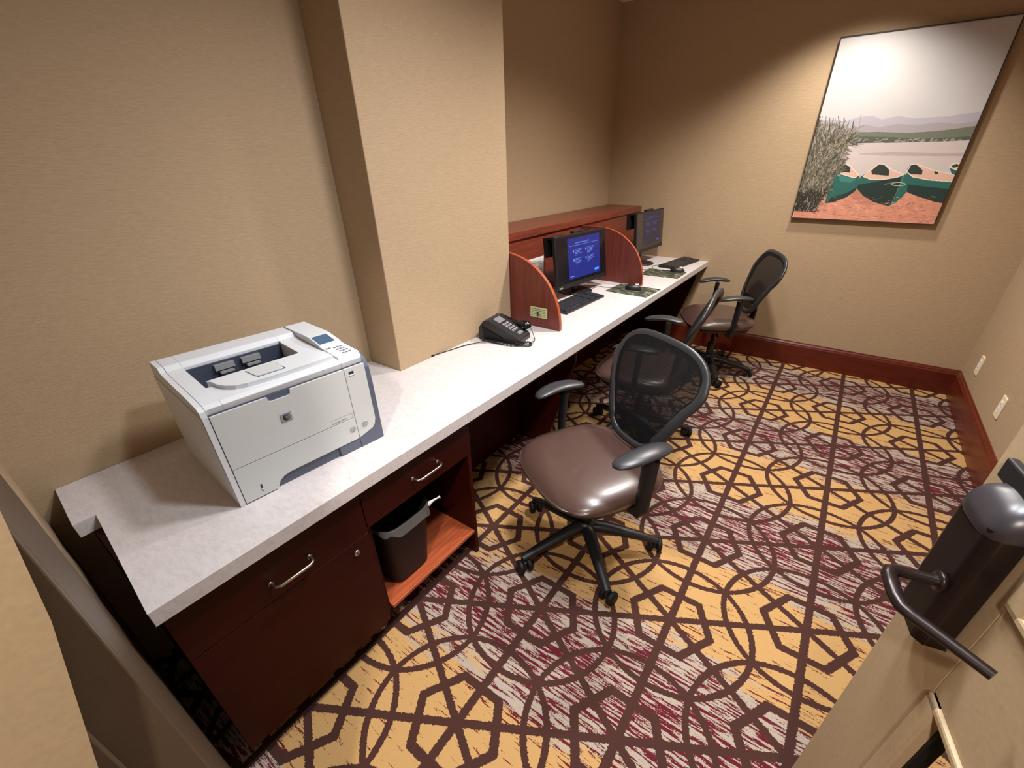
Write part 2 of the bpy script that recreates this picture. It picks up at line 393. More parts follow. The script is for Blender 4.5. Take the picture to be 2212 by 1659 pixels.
# ------------------------------------------------------------------ base cabinets
XF=.635
def pull(parent,x,y0,y1,z):
    h=MB(); h.tube([(x,y0,z),(x+.012,y0,z),(x+.024,y0+.003,z),(x+.030,y0+.014,z),(x+.030,y1-.014,z),(x+.024,y1-.003,z),(x+.012,y1,z),(x,y1,z)],.0045,12)
    for y in (y0,y1): h.lathe([(.0,0),(.008,0),(.007,.004),(.0,.004)],14,(x,y,z),axis='X')
    return h.build('handle',M_METAL,parent,label='brushed nickel bar handle')
cb=thing('base_cabinet','dark mahogany cabinet with one drawer and door under the printer','cabinet',(0,0,0))
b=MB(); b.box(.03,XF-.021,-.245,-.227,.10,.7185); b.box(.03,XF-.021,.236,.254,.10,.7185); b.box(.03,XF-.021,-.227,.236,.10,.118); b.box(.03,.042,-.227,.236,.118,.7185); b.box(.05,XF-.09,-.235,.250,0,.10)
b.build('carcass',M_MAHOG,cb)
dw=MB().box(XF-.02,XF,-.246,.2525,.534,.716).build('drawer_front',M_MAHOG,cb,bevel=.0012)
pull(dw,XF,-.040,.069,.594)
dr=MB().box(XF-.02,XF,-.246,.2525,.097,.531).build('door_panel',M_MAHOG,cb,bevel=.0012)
lo=MB(); lo.lathe([(0,0),(.011,0),(.011,.003),(.008,.005),(0,.005)],20,(XF,.199,.487),axis='X'); lo.box(XF+.005,XF+.0055,.1975,.2005,.482,.492,1)
lo.build('cam_lock',[M_METAL,M_DINK],dr,label='small round metal lock')
oc=thing('open_cabinet','cherry open cabinet with one drawer above a shelf holding the bin','cabinet',(0,0,0))
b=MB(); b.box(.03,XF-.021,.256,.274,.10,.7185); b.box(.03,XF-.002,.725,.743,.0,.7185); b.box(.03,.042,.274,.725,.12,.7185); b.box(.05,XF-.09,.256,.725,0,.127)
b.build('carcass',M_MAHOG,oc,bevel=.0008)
MB().box(.042,XF-.002,.274,.725,.127,.142).build('bottom_shelf',M_SHELF,oc,bevel=.001,label='bright orange-brown cherry shelf')
dw=MB().box(XF-.02,XF,.256,.743,.545,.716).build('drawer_front',M_MAHOG,oc,bevel=.0012)
pull(dw,XF,.452,.568,.613)
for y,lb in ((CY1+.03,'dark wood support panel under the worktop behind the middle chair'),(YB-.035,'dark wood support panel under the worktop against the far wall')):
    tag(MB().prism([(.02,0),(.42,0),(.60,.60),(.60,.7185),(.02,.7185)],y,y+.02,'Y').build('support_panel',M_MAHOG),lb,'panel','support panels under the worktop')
tag(MB().box(.012,.019,CY1+.055,YB-.04,.0,.7185).build('kneehole_shade',M_MAHOG),'dark sheet painting the shade on the wall side under the computers','panel')  # dark sheet added for the deep shadow under the worktop
tag(MB().box(CX1+.004,CX1+.018,.746,CY1+.027,.0,.7185).build('kneehole_shade',M_MAHOG),'dark sheet painting the shade under the worktop beside the open cabinet','panel')  # dark cover over wall and column foot, colour stands for kneehole shade
# apron rail
tag(MB().box(.59,.61,.76,YB-.04,.655,.7185).build('apron_rail',M_MAHOG),'dark wood apron rail under the worktop front edge','rail')

# ------------------------------------------------------------------ waste bin
bn=thing('waste_bin','black plastic waste bin with clear liner on the cabinet shelf','bin',(.482,.425,.142))
def rr(u,hx,hy,ex=5):
    a=2*PI*u; c,s_=math.cos(a),math.sin(a)
    return (hx*math.copysign(abs(c)**(2/ex),c),hy*math.copysign(abs(s_)**(2/ex),s_))
bw=MB(); prof=[(.0,.0,0),(.094,.072,0.0),(.100,.078,.006),(.126,.098,.285),(.131,.103,.288),(.131,.103,.300),(.124,.096,.300),(.096,.074,.01),(.0,.0,.01)]
def bf(u,v):
    i=min(int(v*(len(prof)-1)+1e-9),len(prof)-1); a=prof[i]; p=rr(u,max(a[0],.0005),max(a[1],.0005)); return (p[0]*1.06,p[1]*1.1,a[2])
bw.grid(bf,48,len(prof),cu=True).build('bin_body',M_BLKRUB,bn,fix=True)
ln=MB()
def lf(u,v):
    z=.306-(.022+.028*(.5+.5*math.sin(2*PI*u*2+.6)))*v+ .006*math.sin(2*PI*u*9)*v
    k=1.09+.03*v+.012*math.sin(2*PI*u*13)*v; p=rr(u,.131*k,.103*k*1.03,4); return (p[0],p[1],z)
ln.grid(lf,96,7,cu=True)
ln.build('bin_liner',M_BAG,bn,label='crumpled clear plastic liner')
kt=MB().tube([(.12,.10,.285),(.135,.115,.30),(.145,.128,.307),(.150,.134,.310)],[.010,.004,.003,.006],8); kt.build('liner_knot',M_WHITE,bn,label='white twisted liner knot')

# ------------------------------------------------------------------ printer
pa=math.atan2(.9965,.083)-PI/2
P=thing('laser_printer','white and slate laser printer on the near end of the worktop','printer',(.507,.0,.76),pa)
# local: +Y across the front (left to right), -X depth, +Z up
W=.437; DEP=.40
def prof_side(front=0):
    return [(-.0-front,0),(-.0-front,.268),(-.003,.284),(-.014,.291),(-.06,.296),(-.235,.303),(-.262,.306),(-.275,.318),(-.345,.318),(-.362,.300),(-.385,.20),(-.39,0)]
b=MB(); pf=prof_side(.006)
pl=[(.004,0),(.004,.268),(.001,.284),(-.014,.291)]+prof_side()[4:]
b.prism(pl,.002,.0145,'Y'); b.prism(pf,.0158,.052,'Y')
b.prism(pf,.305,.357,'Y')
fr=[(-.006,0),(-.006,.268),(-.003,.284),(-.014,.291),(-.06,.293),(-.105,.294),(-.158,.262),(-.158,0)]
b.prism(fr,.0525,.3045,'Y')
bk=[(-.262,.306),(-.275,.318),(-.345,.318),(-.362,.300),(-.385,.20),(-.39,0),(-.262,0)]
b.prism(bk,.0525,.3045,'Y')
b.box(-.262,-.155,.0525,.3045,0,.20)
b.prism([(-.006,0),(-.006,.268),(-.003,.284),(-.014,.291),(-.06,.296),(-.235,.303),(-.275,.318),(-.335,.318),(-.35,.306),(-.375,.20),(-.38,0)],.358,.420,'Y')
b.build('housing',M_PRW,P,bevel=.0022,seg=3)
MB().prism([(-.0,.02),(.0,.266),(.002,.268),(-.37,.27),(-.37,.02)],0.0,.0018,'Y').build('left_cover',M_PRW,P,bevel=.0008)
# dark tray
tr=MB(); tr.prism([(-.2615,.298),(-.2615,.21),(-.155,.2405),(-.155,.244),(-.256,.222),(-.256,.298)],.053,.304,'Y')
tr.build('output_tray',M_PRD,P,label='dark slate output tray')
rl=MB()
for y0,y1 in ((.118,.168),(.188,.238)):
    rl.box(-.257,-.246,y0,y1,.276,.292)
    rl.box(-.252,-.240,y0+.008,y1-.006,.266,.272)
rl.build('paper_roller',M_SILV,P)
rg=MB()
for y0 in (.143,.213): rg.lathe([(0,-.03),(.006,-.03),(.010,-.015),(.010,.015),(.006,.03),(0,.03)],14,(-.243,y0,.254),axis='Y')
rg.build('roller_shaft',M_BLACK,P)
# raised paper support on the front deck
bp=MB()
def bumpp(k=0):
    pts=[(-.125,.062),(-.112,.070),(-.085,.074),(-.060,.084),(-.042,.100),(-.032,.125),(-.028,.165),(-.026,.20),(-.026,.352),(-.085,.352),(-.112,.304),(-.125,.30)]
    return pts
bp.prism(bumpp(),.286,.3035,'Z'); bp.build('paper_stop',M_PRW,P,bevel=.004,seg=3)
MB().prism([(-.110,.150),(-.055,.156),(-.049,.162),(-.049,.214),(-.066,.226),(-.110,.226)],.3035,.3062,'Z').build('flip_tab',M_PRP,P,bevel=.002)
sm=MB(); sm.box(-.111,-.050,.2265,.228,.3036,.3045); sm.box(-.049,-.0475,.156,.228,.3036,.3045); sm.build('tab_seam',M_SEAM,P)
# front door with finger notch
MB().box(-.004,-.001,.015,.420,.1,.2695).build('front_gap',M_SEAM,P)
fd=MB().prism([(.0165,.1125),(.3555,.1125),(.3555,.2665),(.203,.2665),(.201,.256),(.195,.252),(.152,.252),(.147,.256),(.145,.2665),(.0165,.2665)],-.003,.005,'X').build('front_door',M_PRP,P,bevel=.0015)
MB().box(-.002,.001,.143,.205,.250,.2685).build('finger_recess',M_PRN,P)
# logo
lg=MB().box(.005,.0066,.160,.189,.184,.209).build('badge',M_SILV,fd,bevel=.001)
ld=MB().lathe([(0,0),(.0095,0),(.0095,.0005),(0,.0005)],28,(.0066,.1745,.1965),axis='X').build('badge_disc',M_DINK,lg)
text('badge_lettering','hp',.0150,M_SILV,lg,frame4((.0073,.1675,.1925),(0,1,0),(0,0,1)),shear=.25,ext=.0001)
text('model_lettering','hp LaserJet P3015',.0062,M_INK,fd,frame4((.0052,.285,.1165),(0,1,0),(0,0,1)))
lf_=MB()
for (y0,y1,z0,z1) in ((.283,.349,.128,.1285),(.349,.3495,.116,.1285)): lf_.box(.0049,.0053,y0,y1,z0,z1)
lf_.build('lettering_frame',M_INK,fd)
# paper drawer with arch
arch=[(.0165,.004),(.098,.004),(.103,.010),(.108,.022),(.122,.032),(.142,.036),(.28,.036),(.3555,.036),(.3555,.1105),(.0165,.1105)]
pd=MB().prism(arch,-.003,.005,'X').build('paper_drawer',M_PRP,P,bevel=.0015)
MB().box(.0045,.0055,.060,.0645,.018,.040).build('paper_gauge',M_DINK,pd)
MB().box(.005,.0062,.0605,.064,.022,.028).build('gauge_marker',M_WHITE,pd)
MB().lathe([(0,0),(.009,0),(.009,.0015),(.006,.0005),(0,.0005)],24,(.005,.341,.075),axis='X').build('release_button',M_SILV,pd)
# slate base and side
bs=MB(); bs.box(-.37,-.004,.10,.357,.0,.035); bs.box(-.37,.003,.289,.357,.0,.034); bs.build('base_skirt',M_PRN,P,bevel=.001)
MB().box(-.36,-.01,.004,.425,.0002,.004).build('foot_plate',M_PRN,P)
sd=[(.004,0),(.004,.20),(.0,.25),(-.012,.272),(-.035,.286),(-.08,.294),(-.30,.30),(-.36,.27),(-.38,.2),(-.38,0)]
MB().prism(sd,.4205,.437,'Y').build('side_panel',M_PRN,P,bevel=.003,seg=3,label='slate grey right side panel')
MB().box(-.02,.004,.3575,.4205,0,.06).build('base_corner',M_PRN,P)
rp=[(.3575,.037),(.405,.050),(.416,.062),(.4205,.08),(.4205,.2665),(.3575,.2665)]
rpo=MB().prism(rp,-.003,.005,'X').build('right_panel',M_PRP,P,bevel=.0015)
MB().box(.0045,.0055,.369,.384,.246,.255).build('usb_port',M_DINK,rpo)
MB().box(.005,.0068,.368,.386,.243,.2455).build('usb_lip',M_WHITE,rpo)
pw=MB().lathe([(0,0),(.0095,0),(.0095,.002),(.0075,.003),(0,.003)],24,(.005,.383,.077),axis='X').build('power_button',M_SILV,rpo)
# control panel
cpn=MB().prism([(-.010,.284),(-.016,.298),(-.108,.3045),(-.114,.309),(-.174,.321),(-.205,.322),(-.335,.322),(-.352,.306),(-.352,.29),(-.010,.28)],.3585,.424,'Y').build('control_panel',M_PRW,P,bevel=.003,seg=3)
def cz(x): return .309+(-.114-x)*.2
MB().prism([(-.119,cz(-.119)+.0008),(-.119,cz(-.119)-.001),(-.168,cz(-.168)-.001),(-.168,cz(-.168)+.0008)],.363,.411,'Y').build('display',M_LCD,cpn,label='small blue display')
kp=MB()
def ck(x): return .298+(-.016-x)*.0707
for i in range(4):
    for k in range(3):
        x=-.034-.016*i; kp.box(x-.0035,x+.0035,.384+.010*k,.390+.010*k,ck(x)-.001,ck(x)+.0014)
for k in range(2):
    x=-.088; kp.box(x-.0035,x+.0035,.364+.008*k,.369+.008*k,ck(x)-.001,ck(x)+.0014)
kp.build('keypad',M_CAP,cpn)
MB().box(-.34,-.05,.3572,.3582,.28,.2925).build('panel_seam',M_SEAM,P)

# ------------------------------------------------------------------ telephone
ph=thing('desk_phone','black desk telephone with coiled cord beside the near divider','telephone',(.232,1.292,.76),math.radians(8))
s_=[(0,.0),(.0,.062),(.028,.098),(.055,.102),(.215,.034),(.225,.022),(.222,0)]
MB().prism([(0,.004),(0,.060),(.02,.070),(.03,.0),(.20,.0),(.222,.010),(.10,.030)],0.0,.006,'Y').build('bracket',M_BLACK,ph)
pb=MB().prism(s_,.004,.125,'Y').build('phone_body',M_BLACK,ph,bevel=.006,seg=3)
sl=(.034-.102)/(.215-.055)
def pz(x): return .102+(x-.055)*sl
MB().prism([(.062,pz(.062)+.0012),(.098,pz(.098)+.0012),(.098,pz(.098)-.001),(.062,pz(.062)-.001)],.040,.100,'Y').build('faceplate',M_CAP,pb,label='grey faceplate card')
kk=MB()
for i in range(4):
    for k in range(3):
        x=.112+i*.017; y=.042+k*.019
        kk.prism([(x,pz(x)+.004),(x+.010,pz(x+.010)+.004),(x+.010,pz(x+.010)-.001),(x,pz(x)-.001)],y,y+.012,'Y')
kk.build('keypad',M_KEY,pb,bevel=.001)
MB().prism([(.188,pz(.188)+.004),(.204,pz(.204)+.004),(.204,pz(.204)-.001),(.188,pz(.188)-.001)],.050,.090,'Y').build('line_key',M_CAP,pb,bevel=.001)
hsn=MB(); hy=.134
hsn.tube([(.020,hy,.070),(.032,hy,.086),(.06,hy,.090),(.10,hy,.078),(.15,hy,.064),(.180,hy,.066),(.200,hy,.064),(.210,hy,.046)],[.014,.016,.013,.0115,.0125,.020,.025,.020],16,flat=(1.15,.8))
hs=hsn.build('handset',M_GLOSSB,ph)
def coil(path,rc,rw,turns,seg=7):
    path=[Vector(p) for p in path]; L_=[0]
    for a,b2 in zip(path,path[1:]): L_.append(L_[-1]+(b2-a).length)
    tot=L_[-1]; n=turns*9; out=[]
    for i in range(n+1):
        s=tot*i/n; k=0
        while k<len(L_)-2 and L_[k+1]<s: k+=1
        u=(s-L_[k])/(L_[k+1]-L_[k]); p=path[k].lerp(path[k+1],u); t=(path[k+1]-path[k]).normalized()
        a=t.cross(Vector((0,0,1))).normalized(); b3=a.cross(t); th=2*PI*turns*i/n
        out.append(p+a*rc*math.cos(th)+b3*rc*math.sin(th))
    return out
def smooth(pts,n=12):
    pts=[Vector(p) for p in pts]; out=[]
    P_=[pts[0]]+pts+[pts[-1]]
    for i in range(1,len(P_)-2):
        p0,p1,p2,p3=P_[i-1:i+3]
        for k in range(n):
            t=k/n; out.append(.5*((2*p1)+(-p0+p2)*t+(2*p0-5*p1+4*p2-p3)*t*t+(-p0+3*p1-3*p2+p3)*t**3))
    out.append(pts[-1]); return out
cpath=smooth([(.02,-.012,.006),(.08,-.018,.006),(.15,-.022,.006),(.205,-.015,.006),(.232,.012,.007),(.228,.034,.010),(.205,.020,.016),(.212,-.004,.014),(.245,-.002,.008),(.275,.020,.007),(.268,.042,.008),(.246,.038,.012),(.240,.012,.016)],10)
cc=MB().tube(coil(cpath,.0055,.0017,66),.0017,6); cc.build('coiled_cord',M_BLACK,ph)
MB().tube(smooth([(.240,.012,.016),(.262,.036,.014),(.272,.075,.010),(.250,.115,.018),(.225,.134,.045),(.212,.134,.058)],10),.0019,8).build('handset_lead',M_BLACK,ph)
# USB cable lying from phone to wall
def world_cable(name,pts,r,mat,label,group=None,n=10):
    return tag(MB().tube(smooth(pts,n),r,8).build(name,mat),label,'cable',group)
uc=thing('usb_cable','thin black usb cable lying along the column foot beside the phone','cable',(0,0,.76))
MB().tube(smooth([(0.2991,1.2712,0.01),(0.2652,1.2339,0.006),(0.2378,1.1865,0.004),(0.2183,1.1095,0.003),(0.2046,1.0458,0.003),(0.1972,1.0111,0.004)],10),.0024,8).build('lead',M_BLACK,uc)
q=MB().box(-.006,.006,-.026,0,-.004,.004); q.build('plug_grip',M_BLKRUB,uc,bevel=.001,loc=(0.1972,1.0111,.0045),rz=-0.210)
q=MB().box(-.006,.006,-.040,-.027,-.0023,.0023); q.build('plug_shell',M_CHROME,uc,loc=(0.1972,1.0111,.0045),rz=-0.210)

# ------------------------------------------------------------------ papers
pn=thing('notice_sheet','white printed notice sheet taped to the hutch beside the first monitor','notice',(.0008,2.046,.815))
MB().box(0,.0012,0,.198,0,.178).build('sheet',M_WHITE,pn)
for z_,a,b_ in ((.150,.05,.165),(.118,.05,.16)):
    MB().box(.0012,.0015,a,b_,z_-.0018,z_).build('text_line',M_INK,pn)
pc=thing('instruction_card','pale green instruction card fixed on the near curved divider','card',(.330,1.6082,.8125))
MB().box(0,.105,-.0018,0,0,.055).build('card',M_CARD,pc)
ic=MB(); rnd=random.Random(3)
for rrow in range(5):
    x=.010
    while x<.09:
        w_=rnd.uniform(.004,.014); ic.box(x,x+w_,-.0022,-.0018,.008+rrow*.009,.0105+rrow*.009); x+=w_+.003
ic.box(.044,.052,-.0023,-.0018,.006,.030)
ic.build('printed_marks',M_DINK,pc)

# ------------------------------------------------------------------ monitors
def monitor(xt,yt,xb,yb,xt2,yt2,zt,zb,label,lit,basec):
    # xt,yt top-left; xt2,yt2 top-right; xb,yb bottom-left
    o=Vector((xb,yb,zb)); TL=Vector((xt,yt,zt)); TR=Vector((xt2,yt2,zt))
    ux=(TR-TL); Wd=ux.length; ux.normalize(); uz=(TL-o); uz-=ux*uz.dot(ux); Ht=uz.length; uz.normalize(); n=ux.cross(uz)  # toward the room
    root=thing('computer_monitor',label,'monitor',(basec[0],basec[1],.76))
    A=Matrix.Translation(-Vector((basec[0],basec[1],.76)))@frame4(TL-uz*Ht,ux,uz)
    sgn=1 if n.x>0 else -1
    def B(x0,x1,z0,z1,d0,d1,name,mat,par=root,bev=0,lab=None):
        mb=MB().box(x0,x1,z0,z1,min(d0*sgn,d1*sgn),max(d0*sgn,d1*sgn)); mb.xf(A); return mb.build(name,mat,par,bevel=bev,label=lab)
    hs=B(0,Wd,0,Ht,-.022,0,'housing',M_BLACK,bev=.003)
    B(.08,Wd-.10,.05,Ht-.05,-.055,-.022,'rear_cover',M_BLACK,bev=.008)
    pn_=B(.012,Wd-.012,.030,Ht-.010,0,.0008,'screen_panel',M_PANEL if lit else M_PANEL2)
    s0,s1,t0,t1=.125,.125+.358,.048,.048+.243
    B(s0,s1,t0,t1,.0008,.0014,'lit_image',M_SCR if lit else M_SCR2,pn_)
    tmat=M_SCRT if lit else M_SCRT2
    z=.00145
    def bar(tm,x,y,w,h):
        return tm.box(s0+x,s0+x+w,t0+y,t0+y+h,min(z*sgn,(z+.0003)*sgn),max(z*sgn,(z+.0003)*sgn))
    bar(MB(),.018,.197,.322,.0018).xf(A).build('title_rule',tmat,pn_)
    rn=random.Random(7)
    for (cx_,cy_) in ((.055,.172),(.190,.172),(.055,.118),(.190,.118)):
        tm=MB(); bar(tm,cx_,cy_-.014,.010,.014); bar(tm,cx_+.020,cy_,.082,.0018)
        for k in range(4):
            bar(tm,cx_+.020,cy_-.0085*(k+1),rn.uniform(.05,.085)*(1 if k<3 else .4),.0024)
        tm.xf(A).build('text_block',tmat,pn_)
    bar(MB(),.012,.014,.045,.004).xf(A).build('footer_line',tmat,pn_)
    text('screen_title',"Let's finish setting up your PC",.0125,tmat,pn_,A@Matrix.Translation((s0+.085,t0+.208,.0016*sgn)))
    bt=MB().box(s0+.290,s0+.340,t0+.016,t0+.030,.0014,.002); bt.xf(A); bt.build('screen_button',M_SCRB if lit else M_SCRT2,pn_)
    B(.018,.052,.008,.017,0,.0008,'maker_plate',M_SILV,hs)
    # webcam and rear shelf box
    B(Wd*.36,Wd*.36+.13,Ht,Ht+.012,-.030,-.002,'webcam_bar',M_BLACK,bev=.002)
    B(-.002,.20,Ht-.115,Ht-.004,-.085,-.058,'rear_box',M_BLKRUB,bev=.002)
    B(0.0,.20,Ht-.012,Ht-.002,-.085,-.0225,'box_bracket',M_BLKRUB)
    # stand
    cN=A@Vector((Wd*.5,Ht*.40,-.05*sgn)); 
    foot=MB(); rb=.118
    foot.lathe([(0,0),(rb,0),(rb,.006),(rb-.02,.011),(.03,.014),(0,.014)],48,(0,0,0)); foot.build('stand_base',M_BLACK,root)
    nk=MB().tube([(0,0,.010),(-.01,0,.06),(cN.x*.6-.01,cN.y*.5,.13),(cN.x-.015,cN.y,cN.z)],[.03,.026,.026,.03],16,flat=(1,.55)); nk.build('stand_neck',M_BLACK,root)
    return root
monitor(.190,2.060,.232,2.062,.250,2.620,1.1425,.828,'black monitor with bright blue setup screen between the two dividers',True,(.175,2.37))
monitor(.235,3.200,.262,3.195,.252,3.752,1.1745,.872,'black monitor with dim blue screen at the far end of the worktop',False,(.200,3.465))

# ------------------------------------------------------------------ keyboards, mice, pads
def keyboard(c,rz,label):
    k=thing('keyboard',label,'keyboard',(c[0],c[1],.76),rz,'computer keyboards')
    L_,D=.452,.150
    MB().prism([(-D/2,0),(D/2,0),(D/2+.002,.010),(D/2-.01,.014),(-D/2+.01,.024),(-D/2,.020)],-L_/2,L_/2,'Y').build('case',M_BLACK,k,bevel=.003)
    for r in range(6):
        x=-.058+r*.0195+(.004 if r else 0); n=23 if r else 20
        z=.0245-(x+.065)*.075
        spans=[(0,15),(16,19),(20,n)] if r<5 else [(0,4),(10,15),(16,19),(20,n)]
        def key(mb,y,w): mb.prism([(x,z+.003),(x+.0155,z+.0018),(x+.0165,z-.003),(x-.001,z-.003)],y,y+w,'Y')
        for (i0,i1) in spans:
            if i1<=i0: continue
            rows=MB()
            for i in range(i0,i1): key(rows,-L_/2+.012+i*(L_-.024)/23,.0158)
            rows.build('key_row',M_BLACKS,k)
        if r==5:
            rows=MB(); key(rows,-L_/2+.012+4*(L_-.024)/23,.105); rows.build('space_bar',M_BLACKS,k)
    return k
keyboard((.335,2.105),math.radians(-2),'black keyboard in front of the bright blue monitor')
keyboard((.500,3.605),math.radians(-8),'black keyboard at the far end of the worktop')
def mousepad(c,rz,label):
    o=MB().box(-.148,.148,-.122,.122,0,.003).build('mouse_pad',M_PAD,None,bevel=.001,loc=(c[0],c[1],.76),rz=rz); return tag(o,label,'mouse pad','forest print mouse pads')
mousepad((.508,2.590),math.radians(-2),'forest print mouse pad in front of the far curved divider')
mousepad((.506,3.190),math.radians(2),'forest print mouse pad at the far end under a mouse')
def mouse(c,rz,label,red):
    m_=thing('computer_mouse',label,'mouse',(c[0],c[1],.7632),rz,'computer mice')
    b=MB()
    def f(u,v):
        a=2*PI*u; e=v*PI/2; cr=math.cos(e)**.55 if v<1 else 0; x=.056*math.cos(a)*cr; y=.031*math.sin(a)*cr
        return (x-.006*math.sin(e),y*(1-.12*math.cos(a)),.036*math.sin(e)**.9)
    b.grid(f,32,9,cu=True); b.build('mouse_body',M_BLACK,m_,fix=True)
    MB().lathe([(0,-.003),(.010,-.003),(.010,.003),(0,.003)],18,(-.030,0,.027),axis='Y').build('scroll_wheel',M_BLKRUB,m_)
    lg_=MB().lathe([(.0,0),(.0125,-.004),(.0118,.002),(0,.0028)],20,(.022,.0,.0362)); lg_.build('logo_disc',M_WHITE,m_,label='round white logo disc')
    MB().tube(smooth([(-.058,0,.008),(-.09,.004,.004),(-.13,-.01,.0035)]+red,8),.0017,6).build('mouse_cable',M_BLACK,m_)
mouse((.505,2.600),math.radians(12),'black mouse on the nearer forest print mouse pad',[(-.19,-.02,.003),(-.23,.01,-.001),(-.27,-.06,-.001),(-.265,-.14,-.001)])
mouse((.585,3.290),math.radians(8),'black mouse on the farther forest print mouse pad',[(-.19,-.02,.003),(-.26,-.04,-.001),(-.30,.03,-.001),(-.34,.02,.0)])
world_cable('keyboard_cable',[(.262,2.02,.765),(.235,1.99,.762),(.22,1.93,.762),(.19,1.90,.762),(.14,1.93,.763),(.06,1.98,.764)],.0018,M_BLACK,'thin black cable curling behind the nearer keyboard')
world_cable('keyboard_cable',[(.42,3.50,.766),(.37,3.47,.762),(.34,3.40,.762),(.37,3.33,.762),(.355,3.26,.762),(.30,3.22,.762)],.0018,M_BLACK,'thin black cable looping beside the farther keyboard')
world_cable('power_cable',[(.02,2.12,.80),(.05,2.10,.775),(.09,2.08,.763),(.14,2.11,.763),(.12,2.2,.763)],.003,M_BLACK,'dark cable bundle behind the nearer monitor')
world_cable('power_cable',[(.02,2.17,.84),(.04,2.14,.80),(.07,2.10,.766),(.11,2.05,.763)],.003,M_INK,'grey cable drooping behind the nearer monitor')
tag(MB().box(-.075,.075,-.11,.11,0,.0008).build('loose_sheet',M_WHITE,None,loc=(.125,2.00,.7602),rz=.2),'loose white paper lying behind the nearer keyboard','paper')

# ------------------------------------------------------------------ office chairs
def make_chair():
    root=thing('office_chair','x','chair',(0,0,0))
    # seat cushion
    sc=MB()
    def sf(u,v):
        a=2*PI*u; c,s=math.cos(a),math.sin(a); ex=3.3
        x=math.copysign(abs(c)**(2/ex),c); y=math.copysign(abs(s)**(2/ex),s)
        ph_=(v-.5)*PI; cr=max(0,math.cos(ph_))**.42; h=math.copysign(abs(math.sin(ph_))**.9,ph_)
        X=.268*x*cr*(1-.05*(y>0)*y); Y=.252*y*cr-.008
        zz=.050*h
        if h>0: zz-= .020*(max(0,-Y-.10)/.14)**2 *1.3; zz-= .012*(1-min(1,(abs(X)/.22)))*(1 if Y>-.12 else .4)*cr*.6
        return (X,Y,.455+zz)
    sc.grid(sf,64,21,cu=True); seat=sc.build('seat_cushion',M_VINYL,root,fix=True)
    sh=MB(); sh.lathe([(0,-.0)]+[(.0,0)],8) if False else None
    def shf(u,v):
        a=2*PI*u; c,s=math.cos(a),math.sin(a); ex=3
        k=[.0,.80,.93,.93,0][min(4,int(v*4+1e-6))]; z=[.392,.392,.405,.425,.425][min(4,int(v*4+1e-6))]
        return (.262*k*math.copysign(abs(c)**(2/ex),c),.245*k*math.copysign(abs(s)**(2/ex),s)-.008,z)
    MB().grid(shf,48,5,cu=True).build('seat_pan',M_BLACK,root,fix=True)
    MB().box(-.075,.075,-.10,.13,.355,.393).build('tilt_mechanism',M_BLACK,root,bevel=.01)
    MB().tube([(.07,-.02,.372),(.17,-.03,.365),(.205,-.03,.362)],[.006,.006,.009],8).build('tilt_lever',M_BLACK,root)
    gl=MB(); gl.lathe([(0,.12),(.028,.12),(.028,.25),(.0145,.252),(.0145,.36),(0,.36)],20); gl.build('gas_lift',M_BLACKS,root)
    # star base
    hb=MB(); hb.lathe([(0,.088),(.040,.088),(.046,.10),(.044,.135),(.032,.150),(0,.150)],24); hb.build('base_hub',M_BLACK,root)
    # backrest: frame ring in (s,z) space with lean
    def bk(s,z): # local X=s, height z -> Y by lean curve
        t=(z-.47)/.50
        y=.205+.045*t+.085*max(0,t)**1.8 - .035*(1-(s/.24)**2)*(0.3+.0*t) 
        y=.215+.02*t+.125*max(0,t-.05)**1.45 - .030*(1-min(1,abs(s)/.24)**2)
        y+= -.03*math.sin(PI*min(1,max(0,t)))*.6
        return Vector((s,y,z))
    out=[]
    def half(z): # half width outline by height
        t=(z-.49)/.475
        return .135+.105*min(1,max(0,t)/.78)**1.15
    N_=72
    for i in range(N_):
        a=2*PI*i/N_; c,s=math.cos(a),math.sin(a)
        zc=.728; ex=3.6
        zz=zc+.225*math.copysign(abs(s)**(2/ex),s)
        t=(zz-.49)/.475; hw=.150+.114*min(1,max(0,t/.72))**1.15
        xx=hw*math.copysign(abs(c)**(2/ex),c)
        if s>0: zz-= .022*(abs(xx)/.24)**2
        out.append((xx,zz))
    fr_=MB(); vs=[];fs=[]
    K=10
    for i,(x,z) in enumerate(out):
        p=bk(x,z); x2,z2=out[(i+1)%N_]; x0,z0=out[i-1]
        tan=(bk(x2,z2)-bk(x0,z0)).normalized(); inn=(Vector((0,0,.72))+Vector((0,p.y,0))-p); inn-=tan*inn.dot(tan); inn.normalize(); nn=tan.cross(inn)
        wd=.025 if z>.56 else .019
        for k in range(K):
            a=2*PI*k/K; vs.append(p+inn*(wd*(1+math.cos(a)))*.95+nn*(.0125*math.sin(a)))
    for i in range(N_):
        for k in range(K): fs.append((i*K+k,((i+1)%N_)*K+k,((i+1)%N_)*K+(k+1)%K,i*K+(k+1)%K))
    fr_.add(vs,fs,0,True); fr_.build('backrest_frame',M_BLACKS,root,fix=True,label='satin black backrest frame')
    mh=MB(); ring=[Vector((x,0,z)) for x,z in out]
    def mf(u,v):
        i=int(round(u*N_))%N_; x,z=out[i]; x*=(1-v)*.93; z=.72+(z-.72)*(1-v)*.95
        return bk(x,z)+Vector((0,-.002,0))
    mh.grid(mf,N_,9,cu=True); mh.build('mesh_panel',M_MESH,root,fix=True,label='see-through black mesh panel')
    lb=MB(); lb.tube([bk(s,.60+.25*(.2-abs(s))*.2)+Vector((0,.012,0)) for s in (-.155,-.10,-.05,0,.05,.10,.155)],[.010,.014,.017,.018,.017,.014,.010],10,flat=(.6,1.6)); lb.build('lumbar_bar',M_BLACK,root)
